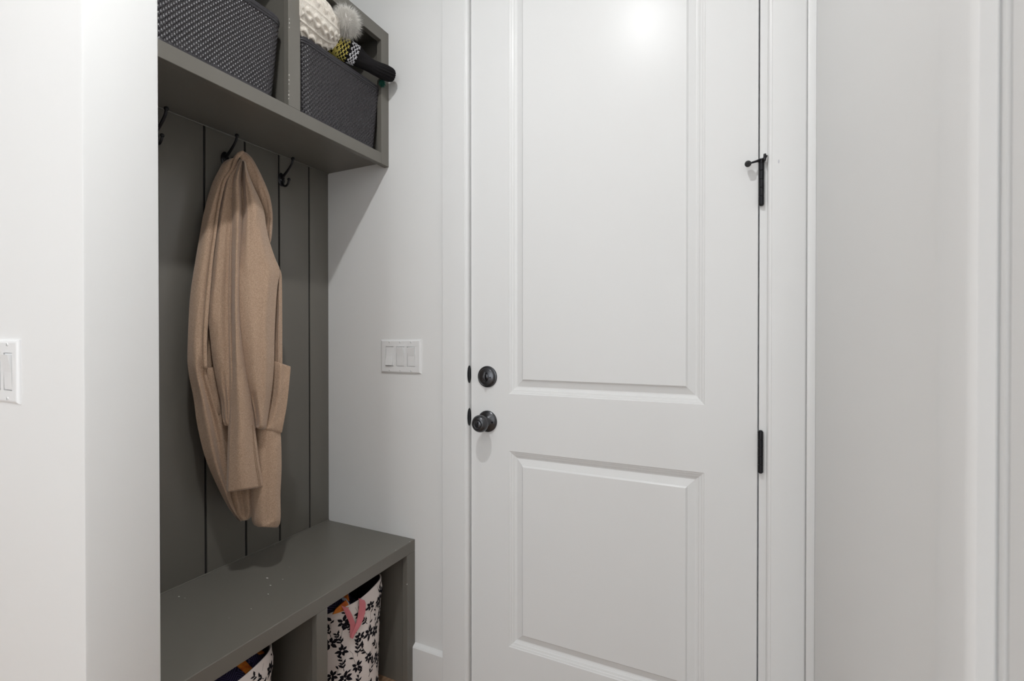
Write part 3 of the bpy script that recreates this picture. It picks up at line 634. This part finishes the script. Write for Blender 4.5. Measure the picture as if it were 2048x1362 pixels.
# ------------------------------------------------------------------ cream cable-knit hat with fur pompom
hc = at(612, 38, 0, -1.145)
hat = empty('knit_hat', hc, 'cream cable-knit hat with a fluffy fur pompom lying on the right basket', 'hat')
ax = Vector((0.10, 0.98, 0.10)).normalized()
u_ = ax.cross(Vector((0, 0, 1))).normalized(); v_ = u_.cross(ax).normalized()
b = MB(); rings = []; NA, NL = 340, 240
for i in range(1, NL):
    a = PI * i / NL; ring = []
    for k in range(NA):
        t = 2 * PI * k / NA
        cols = 8; ph = (t / (2*PI) * cols + 0.25 * math.sin(a * 2)) % 1.0; L = a * 6.6
        # two strands crossing in each cable column, ribs between columns
        s1 = 0.5 + 0.20 * math.sin(L * 1.9); s2 = 0.5 - 0.20 * math.sin(L * 1.9)
        h1 = math.exp(-abs((ph - s1) / 0.115) ** 3); h2 = math.exp(-abs((ph - s2) / 0.115) ** 3)
        h = 0.0072 * max(h1 * (1 + 0.35 * math.cos(L * 1.9)), h2 * (1 - 0.35 * math.cos(L * 1.9)))
        h += 0.0026 * math.exp(-((ph if ph < 0.5 else 1 - ph) / 0.05) ** 2)
        h += 0.0009 * math.sin(a * 150 + (2.6 if math.sin(2 * PI * ph * 9) > 0 else 0))
        h *= max(0.0, math.sin(a)) ** 0.5
        w_ = 1 + 0.05 * math.sin(2 * t + 1) + 0.03 * math.sin(3 * t + a * 3)
        R = (0.0600 * w_ + h)
        r = R * math.sin(a) ** 0.82
        q = hc + ax * (math.cos(a) * 0.108) + u_ * (r * math.cos(t) * 0.95) + v_ * (r * math.sin(t) * 1.22)
        if q.y < -0.362: q.y = -0.362 - 0.012 * (1 - math.exp((q.y + 0.362) / 0.012))      # pressed against the divider
        ring.append(q)
    rings.append(ring)
b.loft(rings); o = b.build('knit_body', M['cream_knit'], None, 'all'); adopt(hat, o)
def fur(center, rc, L0, L1, count, name, m, seed, bias=None, wid=0.00045):
    random.seed(seed); b = MB(); c = Vector(center); b.sphere(c, rc, 14)
    for _ in range(count):
        d = Vector((random.gauss(0, 1), random.gauss(0, 1), random.gauss(0, 1))).normalized()
        s = d.cross(Vector((random.gauss(0, 1), random.gauss(0, 1), random.gauss(0, 1)))).normalized()
        L = L0 + (L1 - L0) * random.random() ** 1.5; bend = s * random.uniform(-0.4, 0.4) * L + Vector((0, 0, -0.15 * L))
        w1 = d.cross(s); w = wid * random.uniform(0.7, 1.4)
        p0 = c + d * rc * 0.85; p1 = c + d * (rc + L * 0.5) + bend * 0.3; p2 = c + d * (rc + L) + bend
        b.add([p0 + s*w, p0 - s*w*0.5 + w1*w*0.87, p0 - s*w*0.5 - w1*w*0.87, p1 + s*w*0.7, p1 - s*w*0.35 + w1*w*0.6, p1 - s*w*0.35 - w1*w*0.6, p2],
              [(0,1,4,3), (1,2,5,4), (2,0,3,5), (3,4,6), (4,5,6), (5,3,6)])
    return b.build(name, m, None, 'all', fix=False)
pc = at(691, 44, 0, -1.092)
o = fur(pc, 0.029, 0.003, 0.030, 5200, 'pompom', M['fur'], 11, wid=0.00036); adopt(hat, o); o['label'] = 'fluffy off-white fur pompom'

# ------------------------------------------------------------------ black patterned hat with yellow and white stitches
path = cr([(660,86,-1.160,.028), (674,91,-1.148,.0325), (691,100,-1.134,.0325), (711,111,-1.118,.0300), (731,125,-1.102,.0225), (750,136,-1.090,.0215), (770,145,-1.078,.0225), (783,150.5,-1.070,.0200), (786.5,152,-1.068,.013)], 14)
pts = [at(u, v, 0, x) for u, v, x, r in path]; rad = [r for *_, r in path]
h0 = Vector(pts[40])
bh = empty('knit_hat', h0, 'black knit hat with yellow and white stitch pattern drooping over the basket rim', 'hat')
NA = 60; vs = []; fs = []; col = []
prev = None; rings = []
for i, p in enumerate(pts):
    t = (pts[min(i+1, len(pts)-1)] - pts[max(i-1, 0)]).normalized()
    u1 = t.cross(Vector((0, 0, 1))).normalized() if prev is None else (prev - t * prev.dot(t)).normalized(); prev = u1; v1 = t.cross(u1)
    q = i / (len(pts) - 1)
    ring = []
    for k in range(NA):
        a = 2 * PI * k / NA
        rr = rad[i]
        if q > 0.56: rr *= 1 + 0.085 * (1 if (k // 2) % 2 else -1) * min(1, (q - 0.56) * 6)     # ribbed cuff
        elif q < 0.44: rr *= 1 + 0.02 * (1 if (k + i) % 2 else -1)
        else: rr *= 1 + 0.05 * smooth_noise(k * 0.5 + i * 0.2, 3)
        ring.append(p + (u1 * math.cos(a) + v1 * math.sin(a)) * rr)
    rings.append(ring)
b = MB(); b.loft(rings); o = b.build('knit_body', M['black_knit'], None, 'all'); adopt(bh, o)
def stitches():
    """V-shaped knit stitches standing on the black ground: 0 yellow, 1 white, 2 black"""
    b = MB(); L = [0]
    for i in range(1, len(pts)): L.append(L[-1] + (pts[i] - pts[i-1]).length)
    step = 0.0050; nh = 44; j = 0
    while j * step < L[-1] * 0.52:
        d = j * step; i = max(k for k in range(len(L)) if L[k] <= d); i = min(i, len(pts) - 2)
        t = (pts[i+1] - pts[i]).normalized(); f = (d - L[i]) / max(1e-6, L[i+1] - L[i])
        for k in range(nh):
            s_ = k // 2; a = (k + 0.5) * NA / nh; k0 = int(a) % NA; k1 = (k0 + 1) % NA; g = a - int(a)
            p = rings[i][k0].lerp(rings[i][k1], g).lerp(rings[i+1][k0].lerp(rings[i+1][k1], g), f)
            c = pts[i].lerp(pts[i+1], f); nn = (p - c).normalized(); w = t.cross(nn).normalized()
            col = 2
            if j < 6: col = 2 if (s_ % 2 == j // 2 % 2 and j % 3 == 1) else 0
            elif j < 11: col = 0 if (s_ + j) % 2 == 0 else 2
            elif 12 <= j < 17: col = 1 if (s_ + j) % 2 == 0 else 2
            if col == 2: continue
            sl = (0.45 if k % 2 else -0.45); ax1 = (t * math.cos(sl) + w * math.sin(sl)).normalized(); ax2 = nn.cross(ax1)
            vs = []; m_ = 6
            for q in range(1, 5):
                ph = PI * q / 5
                for e in range(m_):
                    th = 2 * PI * e / m_
                    vs.append(p + nn * 0.0004 + ax1 * (0.0040 * math.cos(ph)) + (ax2 * math.cos(th) * 0.0021 + nn * math.sin(th) * 0.0015) * math.sin(ph))
            fs = [(q*m_+e, q*m_+(e+1)%m_, (q+1)*m_+(e+1)%m_, (q+1)*m_+e) for q in range(3) for e in range(m_)] + [tuple(range(m_))[::-1], tuple(3*m_+e for e in range(m_))]
            b.add(vs, fs, col)
        j += 1
    return b
M['yellow_yarn'] = mat('yellow_yarn', (0.74, 0.63, 0.17), 0.9, spec=0.15); M['white_yarn'] = mat('white_yarn', (0.78, 0.77, 0.82), 0.9, spec=0.15)
o = stitches().build('colour_stitches', None, None, 'all', mats=[M['yellow_yarn'], M['white_yarn']]); adopt(bh, o); o['label'] = 'bands of yellow and white stitches'
gp = at(764, 166, 0, -1.098)
o = fur(gp, 0.006, 0.003, 0.011, 420, 'green_tuft', M['green_fur'], 5, wid=0.0006); adopt(bh, o); o['label'] = 'small dark green tuft under the cuff'

# ------------------------------------------------------------------ floral storage bins
BR, BZT = 0.140, 0.412
def bin_r(a, q):    # radius by angle and height fraction
    return BR * (0.965 + 0.035 * q) + 0.0035 * math.sin(3 * a + 0.6) * q + 0.002 * math.sin(5 * a + q * 4) + (0.005 * math.exp(-((q - 0.90) / 0.05) ** 2))
def bin_pt(a, z, off=0.0):
    q = (z - 0) / (BZT - FLOOR); r = bin_r(a, q) + off
    return Vector((r * math.cos(a), r * math.sin(a), z))
def make_bin(label, loc, seed, ribbon, droop=0.0):
    root = empty('fabric_bin', loc, label, 'storage bin', 'white bins with black floral print under the bench')
    H = BZT - FLOOR; b = MB(); n = 96
    topz = lambda a: H + 0.004 * math.sin(2 * a + 0.5) + 0.003 * math.sin(5 * a) - droop * math.exp(-((((a + 1.45) + PI) % (2*PI) - PI) / 0.75) ** 2)
    rings = []
    for j in range(25):
        q = j / 24; rings.append([bin_pt(2*PI*k/n, 0) .lerp(bin_pt(2*PI*k/n, topz(2*PI*k/n)), 0) for k in range(n)] if False else [Vector((bin_pt(2*PI*k/n, q * topz(2*PI*k/n)))) for k in range(n)])
    b.loft(rings, cap=False)
    b.add([v for v in rings[0]], [tuple(range(n))[::-1]])
    rim = [[bin_pt(2*PI*k/n, topz(2*PI*k/n), -0.0015) + Vector((0, 0, 0.0022)) for k in range(n)], [bin_pt(2*PI*k/n, topz(2*PI*k/n), -0.005) for k in range(n)]]
    b.loft([rings[-1]] + rim, cap=False)
    bodyb = b
    b = MB(); inner = [[bin_pt(2*PI*k/n, q * topz(2*PI*k/n) + (0.004 if q == 0 else 0), -0.005) for k in range(n)] for q in (1, 0.8, 0.5, 0.2, 0.0)]
    b.loft(inner, cap=False); b.add(inner[-1], [tuple(range(n))]); b.build('lining', M['lining'], root, 'a')
    # printed flowers, leaves and stems lying on the canvas
    random.seed(seed)
    def put(poly, a0, z0, rot, sc):
        vs = []
        for (x, y) in poly:
            X = (x * math.cos(rot) - y * math.sin(rot)) * sc; Y = (x * math.sin(rot) + y * math.cos(rot)) * sc
            z = z0 + Y
            if z > topz(a0 + X / BR) - 0.002 or z < 0.004: return
            vs.append(bin_pt(a0 + X / BR, z, 0.0007))
        bodyb.add(vs, [tuple(range(len(vs)))], 1)
    leaf = [(0, 0), (0.20, 0.22), (0.14, 0.36), (0.26, 0.52), (0.12, 0.72), (0.0, 1.0), (-0.10, 0.70), (-0.17, 0.55), (-0.10, 0.40), (-0.15, 0.25)]
    half1 = lambda r0, r1, w: [(-w*0.5, r0), (w*0.5, r0), (w, (r0+r1)*0.5), (w*0.45, r1*0.86), (0.0, r1), (-w*0.6, r1*0.80), (-w, (r0+r1)*0.5)]
    def vine(a, z, n_):
        x = 0.0; lean = random.uniform(-0.5, 0.5)
        for i in range(n_):
            r2 = lean + random.uniform(-0.35, 0.35); put([(-0.02, 0), (0.02, 0), (0.025, 1.0), (-0.02, 1.0)], a + x / BR, z, r2, 0.016)
            x -= math.sin(r2) * 0.0155; z += math.cos(r2) * 0.0155
            if random.random() < 0.5: put(leaf, a + x / BR, z, r2 + random.choice((-0.9, 0.9)), 0.015)
    def flower(a, z, s):
        k = random.choice((6, 7)); o0 = random.random() * 6
        for i in range(k): put(half1(0.16, random.uniform(0.72, 1.15), 0.22), a, z, o0 + 2*PI*i/k + random.uniform(-.2, .2), s)
    def sprig(a, z, s, rot):
        x, y = 0, 0
        put([(-0.035, -0.1), (0.035, -0.1), (0.03, 1.6), (-0.03, 1.6)], a, z, rot, s)
        for t in (0.35, 0.8, 1.25, 1.6):
            for sd in (-1, 1):
                if random.random() < 0.82:
                    rr = rot + sd * random.uniform(0.5, 0.9); dx = -math.sin(rot) * t * s; dy = math.cos(rot) * t * s
                    put(leaf, a + dx / BR, z + dy, rr, s * random.uniform(0.55, 0.85))
    dz, da = 0.041, 0.040 / BR
    nc = int(2 * PI / da)
    for c in range(nc):
        for r in range(9):
            a = 2 * PI * c / nc + random.uniform(-0.07, 0.07); z = 0.012 + r * dz + (dz / 2 if c % 2 else 0) + random.uniform(-0.008, 0.008)
            if (c + r) % 3 == 0: vine(a, z, 4)
            if (c + r) % 2 == 0: flower(a, z, random.uniform(0.018, 0.026))
            else: sprig(a, z - 0.018, random.uniform(0.020, 0.026), random.uniform(-0.9, 0.9))
    body = bodyb.build('body', None, root, 'a', mats=[M['bin'], M['print']], fix=False)
    if ribbon:
        cx, cy = loc[0], loc[1]
        def band(name, px, wpx):
            b = MB(); P = cr(px, 5); rings = []
            for (u, v, hw, rr) in P:
                L = at_cyl(u - hw, v - 0.4*hw, cx, cy, BR + rr + 0.004) - Vector(loc); R = at_cyl(u + hw, v + 0.25*hw, cx, cy, BR + rr + 0.004) - Vector(loc)
                oL = Vector((L.x, L.y, 0)).normalized() * -0.0012
                rings.append([L, (L+R)/2 - oL * 1.2, R, R + oL, (L+R)/2, L + oL])
            b.loft(rings); return b.build(name, M['pink'], root, True)
        band('ribbon', [(689,1214,6.5,.003), (694,1222,7,.004), (701,1238,7,.003), (706,1252,6,.002), (705,1262,5,.002), (703,1276,3.2,.001)], 6)
        band('ribbon', [(723,1199,6,.002), (725,1206,6.5,.004), (724,1222,6.5,.004), (720,1240,5.5,.004), (714,1255,4,.005), (707,1268,3,.004), (704,1277,2,.003)], 6)
    return root
b1c = (-1.172, -0.190, FLOOR + 0.001); b2c = (-1.172, -0.598, FLOOR + 0.001)
make_bin('white bin with black floral print and a pink ribbon, in the right bench cubby', b1c, 21, True, 0.040)
make_bin('white bin with black floral print holding navy cloth, in the left bench cubby', b2c, 34, False)

def cloth_heap(name, c, label, dirn, spread, z0, zr, straps, rmax=0.125, cutdir=None):
    root = empty(name, (c[0], c[1], z0), label, 'cloth bag')
    n = 72; rings = []
    def P(r, a, off=0.0):
        z = zr * (1 - (r / rmax) ** 2.4) + 0.006 * math.sin(3 * a + 8 * r) + 0.003 * math.sin(7 * a - 30 * r)
        if cutdir is not None:
            d = math.cos(a - cutdir) * r / rmax; z -= 0.13 * max(0, d + 0.15)
        return Vector((r * math.cos(a), r * math.sin(a), z + off))
    for j in range(1, 15): rings.append([P(rmax * j / 14, 2*PI*k/n) for k in range(n)])
    rings.append([Vector((rmax * 0.96 * math.cos(2*PI*k/n), rmax * 0.96 * math.sin(2*PI*k/n), -0.20)) for k in range(n)])
    b = MB(); b.loft(rings, cap=True); o = b.build('cloth', M['navy'], root, 'a')
    for (x0, y0, x1, y1, wd) in straps:
        d = Vector((x1-x0, y1-y0, 0)); nn = Vector((-d.y, d.x, 0)).normalized() * wd / 2; rr = []
        for k in range(17):
            t = k / 16; pos = Vector((x0, y0, 0)) + d * t; row = []
            for s, of in ((-1, .003), (0, .0055), (1, .003), (1, 0.0), (0, 0.001), (-1, 0.0)):
                q = pos + nn * s; r = min(math.hypot(q.x, q.y), rmax); a = math.atan2(q.y, q.x); row.append(P(r, a, of))
            rr.append(row)
        b = MB(); b.loft(rr); b.build('orange_strap', M['orange'], root, 'a')
    return root
cloth_heap('cloth_bag', b2c, 'navy meander-patterned cloth bag with orange straps stuffed in the left floral bin', 0, 0, BZT - 0.016, 0.030,
           [(0.030, -0.085, 0.10, 0.085, 0.024), (-0.03, 0.02, 0.11, 0.055, 0.022)][:0] + [(0.02, 0.020, 0.118, 0.028, 0.020), (-0.01, 0.085, 0.085, 0.088, 0.022)])
hp = cloth_heap('cloth_bag', b1c, 'navy cloth bag with an orange corner poking out of the right floral bin', 0, 0, BZT - 0.016, 0.030, [], 0.124, cutdir=1.2)
def flap(px, off, m, name, th=0.004):
    b = MB(); fr_ = [at_cyl(u, v, b1c[0], b1c[1], BR + o_) for u, v, o_ in px]; c = sum(fr_, Vector()) / len(fr_)
    inw = (Vector((b1c[0], b1c[1], c.z)) - c).normalized() * th
    c2 = c - inw * 0.6
    n = len(fr_); b.add(fr_ + [p + inw for p in fr_] + [c2, c + inw], [(i, (i+1) % n, 2*n) for i in range(n)] + [(n + (i+1) % n, n+i, 2*n+1) for i in range(n)] + [(i, i+n, (i+1) % n + n, (i+1) % n) for i in range(n)])
    o = b.build(name, m, None, True); adopt(hp, o); return o
flap([(665.5,1229,.004), (671,1219,.002), (682,1209,-.004), (692,1201,-.012), (696,1206,-.008), (698.5,1215,.001), (692,1220,.004), (679,1225,.005)], 0, M['orange'], 'orange_corner')
flap([(686,1195,-.030), (693,1198,-.020), (698.5,1206,-.008), (700,1215,.000), (697,1214,-.002), (694,1206,-.012), (689,1200,-.020), (684,1199,-.026)], 0, M['greytrim'], 'pale_piping')
flap([(687,1195,-.034), (696,1188,-.036), (699,1202,-.018), (697,1202,-.014)], 0, M['orange'], 'orange_lining')

# ------------------------------------------------------------------ ceiling downlights: one by the door, the others added as fill
for i, (x, y, p, r) in enumerate(LAMPS):
    root = empty('downlight', (x, y, CEIL), ['round recessed ceiling light in front of the door', 'unseen recessed ceiling light added as fill behind the camera', 'unseen recessed ceiling light added as fill in the middle of the room', 'unseen recessed ceiling light added as fill near the far left corner'][i], 'ceiling light', 'recessed ceiling lights')
    b = MB(); b.lathe([(r + 0.002, 0.0005), (r + 0.020, 0.0005), (r + 0.020, 0.003), (r + 0.004, 0.008), (r + 0.002, 0.006)], (0, 0, 0), (0, 0, -1), n=48)
    o = b.build('trim_ring', M['plastic'], root, 'a')
    b = MB(); b.lathe([(0.001, 0.0005), (r, 0.0005), (r, 0.003), (0.001, 0.003)], (0, 0, 0), (0, 0, -1), n=48); o = b.build('lens', M['glow'], root, 'a')
